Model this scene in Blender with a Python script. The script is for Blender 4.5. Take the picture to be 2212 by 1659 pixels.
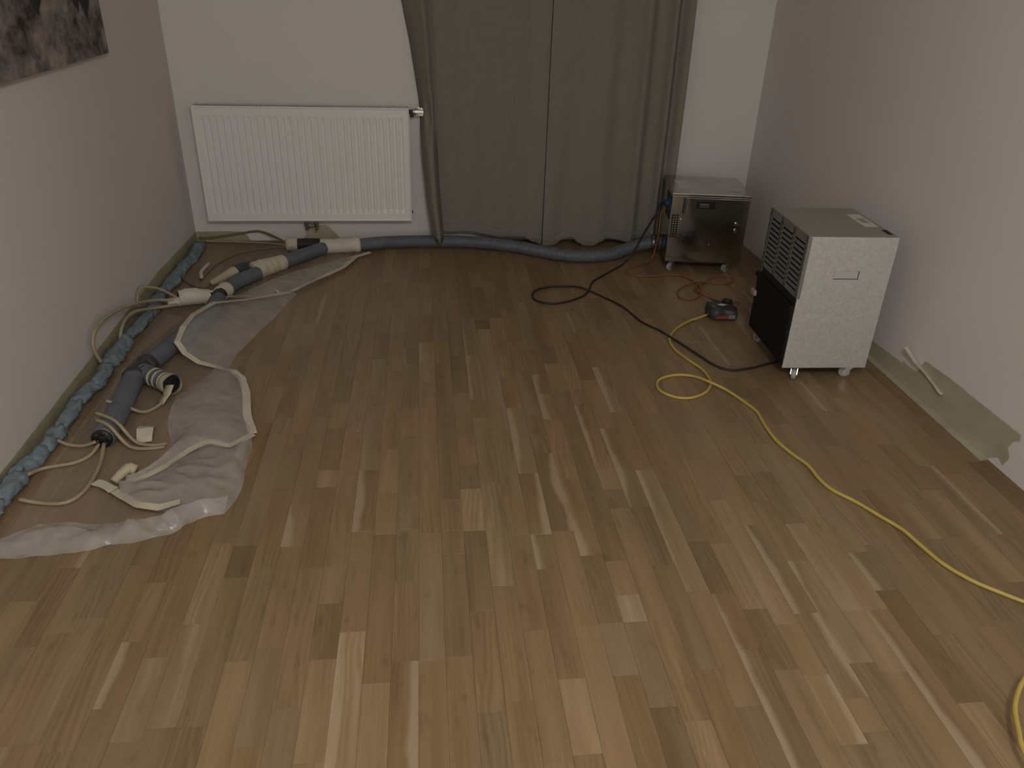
import bpy, bmesh, math, random
from mathutils import Vector, Matrix, noise
from math import sin, cos, pi, radians, floor as fl_

S = bpy.context.scene
for o in list(bpy.data.objects): bpy.data.objects.remove(o)

# ------------------------------------------------------------------ camera
cam = bpy.data.cameras.new('camera'); camo = bpy.data.objects.new('camera', cam)
S.collection.objects.link(camo); S.camera = camo
def rx(t): return Matrix(((1, 0, 0), (0, cos(t), -sin(t)), (0, sin(t), cos(t))))
def ry(t): return Matrix(((cos(t), 0, sin(t)), (0, 1, 0), (-sin(t), 0, cos(t))))
def rz(t): return Matrix(((cos(t), -sin(t), 0), (sin(t), cos(t), 0), (0, 0, 1)))
V = rz(.033089) @ rx(.49288) @ ry(-.119124) @ Matrix(((1, 0, 0), (0, 0, -1), (0, 1, 0)))
m = Matrix((V[0], -V[1], -V[2])).transposed().to_4x4()
m.translation = (0, 0, 1.5)
camo.matrix_world = m
cam.sensor_width = 36; cam.lens = 27.516; cam.clip_start = .05

# ------------------------------------------------------------------ light and exposure
w = bpy.data.worlds.new('world'); S.world = w; w.use_nodes = True
w.node_tree.nodes['Background'].inputs[0].default_value = (.5, .48, .45, 1)
w.node_tree.nodes['Background'].inputs[1].default_value = 0.0
def area(name, loc, target, sx, sy, power, col):
    l = bpy.data.lights.new(name, 'AREA'); l.shape = 'RECTANGLE'; l.size = sx; l.size_y = sy
    l.energy = power; l.color = col
    o = bpy.data.objects.new(name, l); S.collection.objects.link(o); o.location = loc
    o.rotation_euler = (Vector(target) - Vector(loc)).to_track_quat('-Z', 'Y').to_euler()
    return o
def ceiling_lamp(name, loc, r, power, col):
    l = bpy.data.lights.new(name, 'POINT'); l.shadow_soft_size = r; l.energy = power; l.color = col
    o = bpy.data.objects.new(name, l); S.collection.objects.link(o); o.location = loc; return o
ceiling_lamp('ceiling_lamp', (.32, -.22, 2.36), .13, 43, (1, .975, .945))
area('rear_fill_light', (.3, -2.5, 1.35), (.4, 3.6, .9), .9, 1.9, 11, (1, .975, .945))  # unseen fill light added in front of the closed front wall
S.view_settings.view_transform = 'Standard'; S.view_settings.look = 'None'
S.view_settings.exposure = 0.72; S.view_settings.gamma = 1; S.view_settings.use_curve_mapping = False

# ------------------------------------------------------------------ node helpers
def mat(name, col=(.5, .5, .5), rough=.6, metal=0., spec=None):
    m = bpy.data.materials.new(name); m.use_nodes = True
    b = m.node_tree.nodes['Principled BSDF']
    b.inputs['Base Color'].default_value = (*col, 1); b.inputs['Roughness'].default_value = rough
    b.inputs['Metallic'].default_value = metal
    if spec is not None: b.inputs['Specular IOR Level'].default_value = spec
    return m
class N:
    def __init__(s, m): s.m = m; s.t = m.node_tree; s.b = s.t.nodes.get('Principled BSDF')
    def add(s, typ, **kw):
        n = s.t.nodes.new(typ)
        for k, v in kw.items():
            if k.startswith('i_'):
                n.inputs[int(k[2:])].default_value = v
            else: setattr(n, k, v)
        return n
    def link(s, a, b): s.t.links.new(a, b)
    def math(s, op, a, b=0., c=None):
        n = s.t.nodes.new('ShaderNodeMath'); n.operation = op
        for i, v in enumerate((a, b) if c is None else (a, b, c)):
            if hasattr(v, 'links'): s.link(v, n.inputs[i])
            else: n.inputs[i].default_value = v
        return n.outputs[0]
    def noise(s, vec, scale, detail=3., rough=.55):
        n = s.t.nodes.new('ShaderNodeTexNoise'); n.inputs['Scale'].default_value = scale
        n.inputs['Detail'].default_value = detail; n.inputs['Roughness'].default_value = rough
        if vec is not None: s.link(vec, n.inputs['Vector'])
        return n.outputs['Fac']
    def mix(s, fac, a, b, blend='MIX'):
        n = s.t.nodes.new('ShaderNodeMix'); n.data_type = 'RGBA'; n.blend_type = blend
        for i, v in ((0, fac), (6, a), (7, b)):
            if hasattr(v, 'links'): s.link(v, n.inputs[i])
            else: n.inputs[i].default_value = v if i == 0 else (*v, 1)
        return n.outputs[2]
    def ramp(s, fac, stops):
        n = s.t.nodes.new('ShaderNodeValToRGB'); e = n.color_ramp.elements
        while len(e) < len(stops): e.new(.5)
        for x, (p, c) in zip(e, stops): x.position = p; x.color = (*c, 1) if len(c) == 3 else c
        s.link(fac, n.inputs[0]); return n.outputs[0]
    def remap(s, v, a, b, c=0., d=1.):
        n = s.t.nodes.new('ShaderNodeMapRange'); s.link(v, n.inputs[0])
        for i, q in enumerate((a, b, c, d)): n.inputs[i + 1].default_value = q
        return n.outputs[0]
    def pos(s): return s.add('ShaderNodeNewGeometry').outputs['Position']
    def obj(s): return s.add('ShaderNodeTexCoord').outputs['Object']
    def scale(s, vec, v):
        n = s.t.nodes.new('ShaderNodeVectorMath'); n.operation = 'MULTIPLY'
        s.link(vec, n.inputs[0]); n.inputs[1].default_value = v; return n.outputs[0]
    def bump(s, h, strength, dist=.01):
        n = s.t.nodes.new('ShaderNodeBump'); n.inputs['Strength'].default_value = strength
        n.inputs['Distance'].default_value = dist; s.link(h, n.inputs['Height'])
        s.link(n.outputs[0], s.b.inputs['Normal']); return n.outputs[0]
    def base(s, c): s.link(c, s.b.inputs['Base Color'])
def speckled(name, a, b, sc, rough=.6, metal=0., bump=0., stretch=(1, 1, 1), spec=None):
    m = mat(name, a, rough, metal, spec); n = N(m)
    f = n.noise(n.scale(n.obj(), stretch), sc, 4)
    n.base(n.mix(n.remap(f, .3, .7), a, b))
    if bump: n.bump(f, bump, .004)
    return m

# ------------------------------------------------------------------ materials
PITCH, X0 = .0661, -.0422
def wood():
    m = mat('oak_parquet', (.3, .2, .1), .42); n = N(m); m.node_tree.nodes['Principled BSDF'].inputs['Specular IOR Level'].default_value = .35
    at = n.add('ShaderNodeAttribute', attribute_name='strip')
    sep = n.add('ShaderNodeSeparateColor'); n.link(at.outputs['Color'], sep.inputs[0])
    tone, seed, sap = sep.outputs
    p = n.add('ShaderNodeSeparateXYZ'); n.link(n.pos(), p.inputs[0])
    x, y, z = p.outputs
    def vec(sx, sy, sz):
        c = n.add('ShaderNodeCombineXYZ')
        n.link(n.math('MULTIPLY', x, sx), c.inputs[0]); n.link(n.math('MULTIPLY', y, sy), c.inputs[1]); n.link(n.math('MULTIPLY', seed, sz), c.inputs[2])
        return c.outputs[0]
    warp = n.noise(vec(8, 1.3, 31), 1., 2, .5)
    rings = n.math('SINE', n.math('MULTIPLY', n.math('ADD', n.math('MULTIPLY', warp, 9.), n.math('MULTIPLY', x, 55.)), 6.0))
    fine = n.noise(vec(260, 5, 17), 1., 3, .6)
    broad = n.noise(vec(22, 1.6, 53), 1., 3, .55)
    pore = n.noise(vec(420, 14, 5), 1., 2, .5)
    t = n.math('ADD', n.math('MULTIPLY', tone, .11), .47)
    t = n.math('ADD', t, n.math('MULTIPLY', n.math('SUBTRACT', broad, .5), .55))
    t = n.math('ADD', t, n.math('MULTIPLY', n.math('SUBTRACT', fine, .5), .26))
    amp = n.remap(n.noise(vec(3, .9, 71), 1., 1), .44, .68, .0, .07)
    t = n.math('ADD', t, n.math('MULTIPLY', rings, amp))
    t = n.math('ADD', t, n.math('MULTIPLY', n.math('SUBTRACT', pore, .5), .16))
    cloud = n.noise(vec(30, 9, 23), 1., 3, .6)
    t = n.math('SUBTRACT', t, n.math('MULTIPLY', n.remap(cloud, .60, .78), .20))
    c = n.ramp(t, [(.0, (.112, .072, .032)), (.35, (.192, .133, .067)), (.6, (.27, .195, .107)), (1., (.43, .338, .215))])
    hue = n.remap(n.math('FRACT', n.math('MULTIPLY', seed, 7.31)), .25, .75)
    c = n.mix(n.math('MULTIPLY', hue, .8), c, n.mix(1., c, (1.07, .975, .93), 'MULTIPLY'))
    # pale sapwood along one edge of some strips
    u = n.math('FRACT', n.math('DIVIDE', n.math('SUBTRACT', x, X0), PITCH))
    edge = n.math('ADD', -.42, n.math('MULTIPLY', n.noise(vec(2, 2.6, 97), 1., 3), 1.35))
    left = n.math('MULTIPLY', n.math('GREATER_THAN', sap, .5), n.remap(n.math('SUBTRACT', edge, u), -.05, .16))
    right = n.math('MULTIPLY', n.math('LESS_THAN', sap, -.5), n.remap(n.math('SUBTRACT', edge, n.math('SUBTRACT', 1., u)), -.05, .16))
    c = n.mix(n.math('MULTIPLY', n.math('ADD', left, right), .6), c, (.40, .315, .205))
    # small dark knots
    vo = n.add('ShaderNodeTexVoronoi'); vo.inputs['Scale'].default_value = 1.; n.link(vec(4.5, 2.4, 0.01), vo.inputs['Vector'])
    kn = n.remap(vo.outputs['Distance'], .012, .03, 1., 0.)
    c = n.mix(n.math('MULTIPLY', kn, .8), c, (.05, .03, .015))
    n.base(c)
    n.link(n.remap(fine, .2, .8, .36, .5), n.b.inputs['Roughness'])
    n.bump(fine, .08, .002)
    return m
M = {}
M['wood'] = wood()
M['subfloor'] = mat('dark_subfloor', (.05, .03, .015), .8)
def wallmat(name, col, k=.04):
    m = mat(name, col, .85, 0, .2); n = N(m)
    f = n.noise(n.pos(), 2.2, 4); g = n.noise(n.pos(), 140, 3)
    n.base(n.mix(n.remap(f, .3, .7, 0, k * 4), col, tuple(v * .86 for v in col)))
    n.bump(g, .12, .003)
    return m
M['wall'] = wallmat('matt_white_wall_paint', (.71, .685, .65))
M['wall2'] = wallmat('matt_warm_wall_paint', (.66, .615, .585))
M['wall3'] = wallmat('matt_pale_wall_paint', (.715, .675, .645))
M['ceil'] = mat('ceiling_paint', (.75, .74, .72), .9)
def tape(name, col, rough=.6):
    m = mat(name, col, rough); n = N(m)
    f = n.noise(n.scale(n.pos(), (40, 40, 220)), 1., 3); g = n.noise(n.pos(), 9, 4)
    n.base(n.mix(n.remap(g, .3, .7), col, tuple(v * .78 for v in col)))
    n.bump(f, .3, .002); return m
M['tape'] = tape('masking_tape', (.60, .545, .405))
M['tapefoot'] = tape('dull_masking_tape', (.47, .43, .315))
M['tapewhite'] = tape('pale_masking_tape', (.66, .61, .50))
M['tapewall'] = tape('olive_masking_tape', (.40, .365, .235))
M['tapecream'] = tape('cream_tape_wrap', (.50, .445, .31))
M['hose'] = speckled('grey_plastic_hose', (.095, .105, .118), (.13, .14, .155), 14, .45)
M['hosedark'] = speckled('dark_plastic_fitting', (.035, .038, .042), (.055, .058, .062), 20, .5)
M['black'] = speckled('black_plastic', (.013, .012, .011), (.022, .02, .018), 25, .55)
M['tank'] = mat('black_tank_plastic', (.0075, .006, .0045), .65, 0, .25)
M['hole'] = mat('dark_opening', (.006, .006, .006), .9)
M['tube'] = speckled('beige_plastic_tube', (.40, .335, .215), (.30, .25, .16), 12, .45)
M['tubebrown'] = speckled('brown_plastic_tube', (.22, .165, .10), (.17, .125, .075), 12, .45)
M['foam'] = speckled('blue_foam', (.225, .285, .315), (.14, .185, .21), 55, .9, bump=.8)
M['radiator'] = mat('white_enamel', (.80, .785, .76), .35)
M['grille'] = mat('grey_enamel_grille', (.42, .42, .41), .5)
M['chrome'] = mat('chrome', (.75, .75, .74), .16, 1.)
M['brass'] = mat('dull_nickel_pipe', (.40, .36, .31), .35, 1.)
def curtain_mat():
    m = mat('taupe_linen', (.25, .225, .175), .9, 0, .15); n = N(m)
    a = n.noise(n.scale(n.pos(), (420, 420, 9)), 1., 3); b = n.noise(n.scale(n.pos(), (14, 14, 420)), 1., 3)
    f = n.math('ADD', n.math('MULTIPLY', a, .6), n.math('MULTIPLY', b, .4))
    n.base(n.mix(n.remap(f, .35, .65), (.228, .211, .178), (.305, .285, .243)))
    n.bump(f, .25, .002)
    out = m.node_tree.nodes['Material Output']; tr = n.add('ShaderNodeBsdfTranslucent'); tr.inputs[0].default_value = (.30, .27, .21, 1)
    mx = n.add('ShaderNodeMixShader'); mx.inputs[0].default_value = .18
    n.link(n.b.outputs[0], mx.inputs[1]); n.link(tr.outputs[0], mx.inputs[2]); n.link(mx.outputs[0], out.inputs[0])
    return m
M['curtain'] = curtain_mat()
def steel(name, col, rough, scr=.1, metal=1.):
    m = mat(name, col, rough, metal); n = N(m)
    f = n.noise(n.scale(n.obj(), (8, 8, 8)), 1., 5); g = n.noise(n.scale(n.obj(), (300, 6, 300)), 1., 2)
    n.link(n.remap(f, .3, .7, rough - scr, rough + scr), n.b.inputs['Roughness'])
    n.base(n.mix(n.remap(f, .35, .65), col, tuple(v * .8 for v in col)))
    n.bump(f, .06, .01)
    return m
M['steel'] = steel('brushed_stainless_steel', (.50, .485, .45), .13, .05)
M['steeltop'] = steel('scuffed_stainless_top', (.50, .49, .46), .20, .06)
def hammer(name, a, b, rough, metal):
    m = mat(name, a, rough, metal); n = N(m)
    f = n.noise(n.obj(), 95, 3); g = n.noise(n.obj(), 3.5, 4)
    n.base(n.mix(n.remap(f, .35, .65), a, b)); n.bump(f, .35, .004)
    return m
M['hammer'] = hammer('hammered_grey_paint', (.57, .56, .545), (.48, .475, .46), .42, .2)
M['topmetal'] = hammer('shaded_grey_metal_top', (.36, .335, .29), (.33, .305, .265), .45, .35)  # metal top, darker and browner than the front: shade put into its colour
M['ventgrey'] = mat('grey_vent_sheet', (.21, .205, .19), .5, .2)
M['rubber'] = mat('grey_rubber_wheel', (.33, .33, .32), .5)
M['paper'] = mat('white_paper_label', (.62, .59, .54), .7)
M['blue'] = mat('blue_plug_plastic', (.018, .042, .13), .45)
M['yellow'] = speckled('yellow_cable_sheath', (.52, .40, .095), (.46, .35, .08), 30, .5)
M['orange'] = speckled('orange_cable_sheath', (.27, .10, .034), (.22, .08, .026), 30, .5)
M['blackcable'] = mat('black_cable_sheath', (.022, .016, .013), .55)
M['red'] = mat('red_plastic', (.20, .045, .03), .5)
M['clip'] = mat('grey_plastic_clip', (.34, .30, .25), .5)
M['diamond'] = mat('silver_badge', (.62, .62, .60), .4)
def film(name, fac, col=(.74, .70, .66)):
    m = bpy.data.materials.new(name); m.use_nodes = True; n = N(m); t = m.node_tree
    out = t.nodes['Material Output']; b = n.b
    b.inputs['Base Color'].default_value = (*col, 1); b.inputs['Roughness'].default_value = .2
    b.inputs['Specular IOR Level'].default_value = .7
    h = n.noise(n.pos(), 13, 4, .6); h2 = n.noise(n.scale(n.pos(), (26, 60, 30)), 1., 3)
    nb = n.bump(n.math('ADD', h, n.math('MULTIPLY', h2, .5)), .4, .012)
    tl = n.add('ShaderNodeBsdfTranslucent'); tl.inputs[0].default_value = (*col, 1)
    m1 = n.add('ShaderNodeMixShader'); m1.inputs[0].default_value = .35
    n.link(b.outputs[0], m1.inputs[1]); n.link(tl.outputs[0], m1.inputs[2])
    tp = n.add('ShaderNodeBsdfTransparent'); m2 = n.add('ShaderNodeMixShader')
    n.link(n.remap(h, .25, .75, fac * .75, fac * 1.25), m2.inputs[0])
    n.link(tp.outputs[0], m2.inputs[1]); n.link(m1.outputs[0], m2.inputs[2]); n.link(m2.outputs[0], out.inputs[0])
    return m
M['film'] = film('translucent_film', .40, (.74, .72, .69))
M['filmbase'] = film('thin_translucent_film', .24, (.64, .57, .52))
def canvas_mat():
    m = mat('printed_canvas', (.25, .22, .2), .8); n = N(m)
    p = n.add('ShaderNodeSeparateXYZ'); n.link(n.pos(), p.inputs[0]); x, y, z = p.outputs
    a = n.noise(n.scale(n.pos(), (1, 5, 9)), 1., 6, .65); b = n.noise(n.scale(n.pos(), (1, 13, 11)), 1., 5, .6)
    f = n.math('ADD', n.math('MULTIPLY', a, .6), n.math('MULTIPLY', b, .4))
    c = n.ramp(f, [(.40, (.030, .019, .016)), (.46, (.12, .098, .088)), (.54, (.235, .20, .182)), (.64, (.38, .335, .29))])
    # dark jagged shapes running down from above
    for cy, zb, k in ((3.165, 1.288, .85), (3.60, 1.252, .75), (3.515, 1.280, .80), (2.78, 1.20, .35)):
        wob = n.math('MULTIPLY', n.math('SUBTRACT', n.noise(n.scale(n.pos(), (1, 30, 34)), 1., 3), .5), .035)
        d = n.math('ABSOLUTE', n.math('ADD', n.math('SUBTRACT', y, cy), wob))
        wd = n.math('MULTIPLY', n.math('SUBTRACT', z, zb), k)
        c = n.mix(n.remap(n.math('SUBTRACT', wd, d), -.004, .006), c, (.016, .017, .015))
    n.base(c); return m
M['canvas'] = canvas_mat()
M['canvasedge'] = mat('canvas_edge', (.16, .14, .125), .8)

# ------------------------------------------------------------------ mesh helpers
COL = S.collection
WM = {}
def mesh_of(bm, name, mt, smooth=False):
    me = bpy.data.meshes.new(name); bm.to_mesh(me); bm.free()
    for k in (mt if isinstance(mt, (list, tuple)) else [mt]): me.materials.append(M[k])
    if smooth: me.polygons.foreach_set('use_smooth', [True] * len(me.polygons))
    return me
def thing(name, label, cat, loc, rot=0., group=None):
    o = bpy.data.objects.new(name, None); COL.objects.link(o); o.empty_display_size = .05
    o.location = loc; o.rotation_euler = (0, 0, rot)
    WM[o] = Matrix.Translation(loc) @ Matrix.Rotation(rot, 4, 'Z')
    o['label'] = label; o['category'] = cat
    if group: o['group'] = group
    return o
def part(name, bm, mt, parent, smooth=False, world=False, label=None):
    if world: bm.transform(WM[parent].inverted())
    o = bpy.data.objects.new(name, mesh_of(bm, name, mt, smooth)); COL.objects.link(o); o.parent = parent
    WM[o] = WM[parent]
    if label: o['label'] = label
    return o
def solo(name, bm, mt, label, cat, smooth=False, group=None):
    xs = [v.co for v in bm.verts]
    c = Vector(((min(v.x for v in xs) + max(v.x for v in xs)) / 2, (min(v.y for v in xs) + max(v.y for v in xs)) / 2, min(v.z for v in xs)))
    bm.transform(Matrix.Translation(-c))
    o = bpy.data.objects.new(name, mesh_of(bm, name, mt, smooth)); COL.objects.link(o); o.location = c
    WM[o] = Matrix.Translation(c); o['label'] = label; o['category'] = cat
    if group: o['group'] = group
    return o
def struct(name, bm, mt, parent=None, label=None):
    o = bpy.data.objects.new(name, mesh_of(bm, name, mt)); COL.objects.link(o); o['kind'] = 'structure'
    WM[o] = Matrix()
    if parent: o.parent = parent
    if label: o['label'] = label
    return o
def box(bm, x0, x1, y0, y1, z0, z1, bev=0., seg=2, mi=0):
    r = bmesh.ops.create_cube(bm, size=1)['verts']
    bmesh.ops.scale(bm, vec=(x1 - x0, y1 - y0, z1 - z0), verts=r)
    bmesh.ops.translate(bm, vec=((x0 + x1) / 2, (y0 + y1) / 2, (z0 + z1) / 2), verts=r)
    fs = {f for v in r for f in v.link_faces}
    for f in fs: f.material_index = mi
    if bev:
        es = list({e for v in r for e in v.link_edges})
        bmesh.ops.bevel(bm, geom=es, offset=bev, segments=seg, affect='EDGES', profile=.6)
    return bm
def B(*a, **k): return box(bmesh.new(), *a, **k)
def cyl(bm, p, q, r1, r2=None, n=20, caps=True):
    p, q = Vector(p), Vector(q); d = q - p
    mt = Matrix.Translation((p + q) / 2) @ d.to_track_quat('Z', 'Y').to_matrix().to_4x4()
    bmesh.ops.create_cone(bm, cap_ends=caps, segments=n, radius1=r1, radius2=r1 if r2 is None else r2, depth=d.length, matrix=mt)
    return bm
def smooth_path(pts, step):
    P = [Vector(p) for p in pts]; P = [P[0] * 2 - P[1]] + P + [P[-1] * 2 - P[-2]]
    dense = []
    for i in range(1, len(P) - 2):
        a, b, c, d = P[i - 1:i + 3]; n = max(4, int((c - b).length / step * 2))
        for j in range(n):
            t = j / n
            dense.append(.5 * ((2 * b) + (c - a) * t + (2 * a - 5 * b + 4 * c - d) * t * t + (3 * b - a - 3 * c + d) * t ** 3))
    dense.append(P[-2])
    out = [dense[0]]; acc = 0
    for a, b in zip(dense, dense[1:]):
        L = (b - a).length; pos = 0
        while acc + (L - pos) >= step:
            pos += step - acc; acc = 0; out.append(a.lerp(b, pos / L))
        acc += L - pos
    if (out[-1] - dense[-1]).length > step * .3: out.append(dense[-1])
    else: out[-1] = dense[-1]
    return out
def tube(bm, pts, r, step=.02, n=10, rf=None, cap=True, jit=0.):
    P = smooth_path(pts, step)
    T = [(P[min(i + 1, len(P) - 1)] - P[max(i - 1, 0)]).normalized() for i in range(len(P))]
    up = Vector((0, 0, 1)) if abs(T[0].z) < .9 else Vector((1, 0, 0))
    nrm = (up - T[0] * up.dot(T[0])).normalized(); rings = []; s = 0
    for i, p in enumerate(P):
        if i: s += (p - P[i - 1]).length
        nrm = (nrm - T[i] * nrm.dot(T[i])).normalized(); bi = T[i].cross(nrm)
        rr = r * (rf(s, i / (len(P) - 1)) if rf else 1)
        ring = []
        for k in range(n):
            a = 2 * pi * k / n; q = rr
            if jit: q *= 1 + jit * noise.noise(Vector((p.x * 40 + cos(a) * 2, p.y * 40 + sin(a) * 2, p.z * 40 + i * .3)))
            ring.append(bm.verts.new(p + (nrm * cos(a) + bi * sin(a)) * q))
        rings.append(ring)
    for a, b in zip(rings, rings[1:]):
        for k in range(n): bm.faces.new((a[k], a[(k + 1) % n], b[(k + 1) % n], b[k]))
    if cap:
        bm.faces.new(rings[0][::-1]); bm.faces.new(rings[-1])
    return bm
def TB(*a, **k): return tube(bmesh.new(), *a, **k)
def resample(pts, n):
    P = smooth_path(pts, .01); L = [0]
    for a, b in zip(P, P[1:]): L.append(L[-1] + (b - a).length)
    out = []; j = 0
    for i in range(n):
        s = L[-1] * i / (n - 1)
        while j < len(L) - 2 and L[j + 1] < s: j += 1
        t = (s - L[j]) / max(1e-9, L[j + 1] - L[j]); out.append(P[j].lerp(P[j + 1], min(1, max(0, t))))
    return out
def loft(bm, A, Bp, n, mcnt, belly=0., amp=.006, sc=14., seed=0., pinch=True, lo=.001, ax=1., ay=1.):
    a, b = resample(A, n), resample(Bp, n); g = []
    for i in range(n):
        row = []
        for j in range(mcnt + 1):
            t = j / mcnt; p = a[i].lerp(b[i], t); e = sin(pi * t)
            w_ = .35 * noise.noise(Vector((p.x * 5, p.y * 5, seed + 9))); k = 1.1 * (.5 - 2 * abs(noise.noise(Vector((p.x * sc * ax + w_, p.y * sc * .55 * ay + w_, seed))))) + .45 * (.4 - 2 * abs(noise.noise(Vector((p.x * sc * 1.3 + p.y * sc * .9, p.y * sc * 1.9 - p.x * sc * .7, seed + 5)))))
            z = p.z + belly * e + amp * k * (.3 + .7 * e if pinch else 1.)
            row.append(bm.verts.new((p.x, p.y, max(lo, z))))
        g.append(row)
    for i in range(n - 1):
        for j in range(mcnt): bm.faces.new((g[i][j], g[i + 1][j], g[i + 1][j + 1], g[i][j + 1]))
    return bm
def ribbon(bm, pts, w, th=.0012, step=.012, tilt=.15, wob=.12, seed=0.):
    V0 = [Vector(p) for p in pts]; P = []; rows = []
    for a, b in zip(V0, V0[1:]):
        n = max(1, int((b - a).length / step)); P += [a.lerp(b, j / n) for j in range(n)]
    P.append(V0[-1])
    for i, p in enumerate(P):
        t = (P[min(i + 1, len(P) - 1)] - P[max(i - 1, 0)]).normalized()
        side = Vector((-t.y, t.x, 0)).normalized()
        k = noise.noise(Vector((p.x * 9, p.y * 9, seed)))
        side = (side + Vector((0, 0, tilt * k * 2))).normalized(); up = t.cross(side); up = up if up.z > 0 else -up
        ww = w * (1 + wob * noise.noise(Vector((p.x * 23, p.y * 23, seed + 3))))
        rows.append([bm.verts.new(p + side * ww * .5 * sx + up * th * sz) for sx, sz in ((-1, 0), (1, 0), (1, 1), (-1, 1))])
    for a, b in zip(rows, rows[1:]):
        for k in range(4): bm.faces.new((a[k], a[(k + 1) % 4], b[(k + 1) % 4], b[k]))
    bm.faces.new(rows[0][::-1]); bm.faces.new(rows[-1])
    bmesh.ops.recalc_face_normals(bm, faces=bm.faces[:])
    return bm
def slab(bm, pts, off):
    """extrude a planar outline by the vector off"""
    vs = [bm.verts.new(p) for p in pts]; ws = [bm.verts.new(Vector(p) + Vector(off)) for p in pts]; n = len(vs)
    bm.faces.new(vs); bm.faces.new(ws[::-1])
    for i in range(n): bm.faces.new((vs[i], ws[i], ws[(i + 1) % n], vs[(i + 1) % n]))
    bmesh.ops.recalc_face_normals(bm, faces=bm.faces[:])
    return bm

# ------------------------------------------------------------------ the room
XL, XR, YB, YF, ZC = -1.347, 1.963, 4.646, -2.6, 2.6
floor = struct('floor', B(XL, XR, YF, YB, -.06, -.011), 'subfloor', label='oak strip parquet floor')
struct('wall_back', B(XL - .12, XR + .12, YB, YB + .12, -.06, ZC), 'wall')
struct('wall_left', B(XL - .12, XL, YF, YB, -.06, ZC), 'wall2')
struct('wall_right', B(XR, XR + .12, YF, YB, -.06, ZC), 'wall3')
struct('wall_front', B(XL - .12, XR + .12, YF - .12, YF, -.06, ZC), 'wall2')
struct('ceiling', B(XL - .12, XR + .12, YF - .12, YB + .12, ZC, ZC + .1), 'ceil')

# oak strips: joints read off the photograph where they show, free lengths elsewhere
JOINTS = {-12: [1.769], -11: [1.286, 1.484], -8: [1.222, 1.698, 2.447, 2.548], -7: [2.113], -6: [2.966], -5: [1.724, 2.105, 2.201, 2.468], -4: [2.308, 3.431], -3: [1.476, 2.709], -2: [1.31, 1.856, 2.916, 3.299, 3.561], -1: [1.37, 1.645, 2.399, 2.601, 2.968], 0: [1.369, 1.852, 2.602, 2.807, 3.18], 1: [1.376, 1.756, 1.86, 2.605, 2.975], 2: [1.208, 1.856, 2.066], 3: [1.234, 1.615, 2.096], 4: [1.07, 1.446, 1.829, 3.315, 3.417], 5: [1.083, 1.287, 2.58], 6: [1.451, 1.834], 7: [1.457, 1.72, 2.104, 2.488, 2.687], 8: [1.19, 1.457, 1.555, 2.316, 2.95], 9: [1.457, 1.838, 1.934, 2.036], 10: [1.288, 1.667, 1.937, 2.415, 2.792, 3.163, 3.258], 11: [1.176, 1.554, 2.139], 12: [2.618], 13: [1.274, 1.478, 1.747, 2.507], 14: [1.957, 2.918], 15: [1.086, 1.18, 1.453, 1.825], 16: [1.28, 1.658], 17: [1.244, 1.451, 1.823], 18: [1.451, 1.656], 19: [1.145, 1.521], 20: [1.353], 21: [1.367, 1.74]}
TONES = [(-3, 1.31, 2.2), (-2, 1.201, 1.2), (2, 1.961, 1.6), (5, 1.178, 1.7), (8, 1.503, 2.6), (17, 1.736, 2), (16, 1.543, 1.2), (18, 1.553, 1.3), (17, 1.339, 0.7), (14, 1.609, 1), (0, 1.639, 1.1), (5, 1.352, -2), (8, 1.126, -2.2), (-1, 1.272, -1.4), (1, 1.58, -0.6), (6, 1.965, -1.3), (10, 1.791, -1.4), (-1, 3.111, -1.2), (10, 2.923, -1.2), (7, 2.785, -0.9), (-4, 2.387, -1), (-5, 1.815, -1), (12, 1.204, -1.5), (19, 1.408, -1.6), (16, 1.198, -0.9), (4, 3.362, -2.2), (11, 1.098, -1.2), (12, 1.636, -1.7), (22, 1.804, -1.2), (-2, 1.417, -0.5), (8, 1.756, -1), (1, 1.788, -0.3), (3, 1.317, 0.6), (-2, 3.387, 0.9), (-1, 2.468, 1), (0, 2.672, 0.7), (11, 1.922, 0.5), (6, 1.375, 0.9), (10, 2.64, 0.7), (-6, 2.553, 0.6), (-4, 2.355, 0.5), (-5, 2.149, 1.2), (-10, 1.389, 0.8), (-8, 1.175, -1.4), (0, 1.482, 0.5), (3, 1.472, 0.3), (5, 1.581, -0.4), (17, 1.918, -0.6)]
SAPS = [(-3, 2.03, 1), (0, 2.997, 1), (7, 1.94, 1), (10, 2.103, 1), (7, 2.804, 1), (7, 2.578, 1), (11, 2.045, 1), (15, 1.645, 1), (16, 1.34, 1), (18, 1.255, 1), (-11, 1.392, 1), (11, 2.564, 1), (9, 2.189, 1), (5, 1.877, -1), (-6, 1.884, 1), (6, 1.944, -1), (12, 1.425, 1)]
R = random.Random(11)
k0, k1 = fl_((XL - X0) / PITCH), fl_((XR - X0) / PITCH)
strips = []
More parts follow.
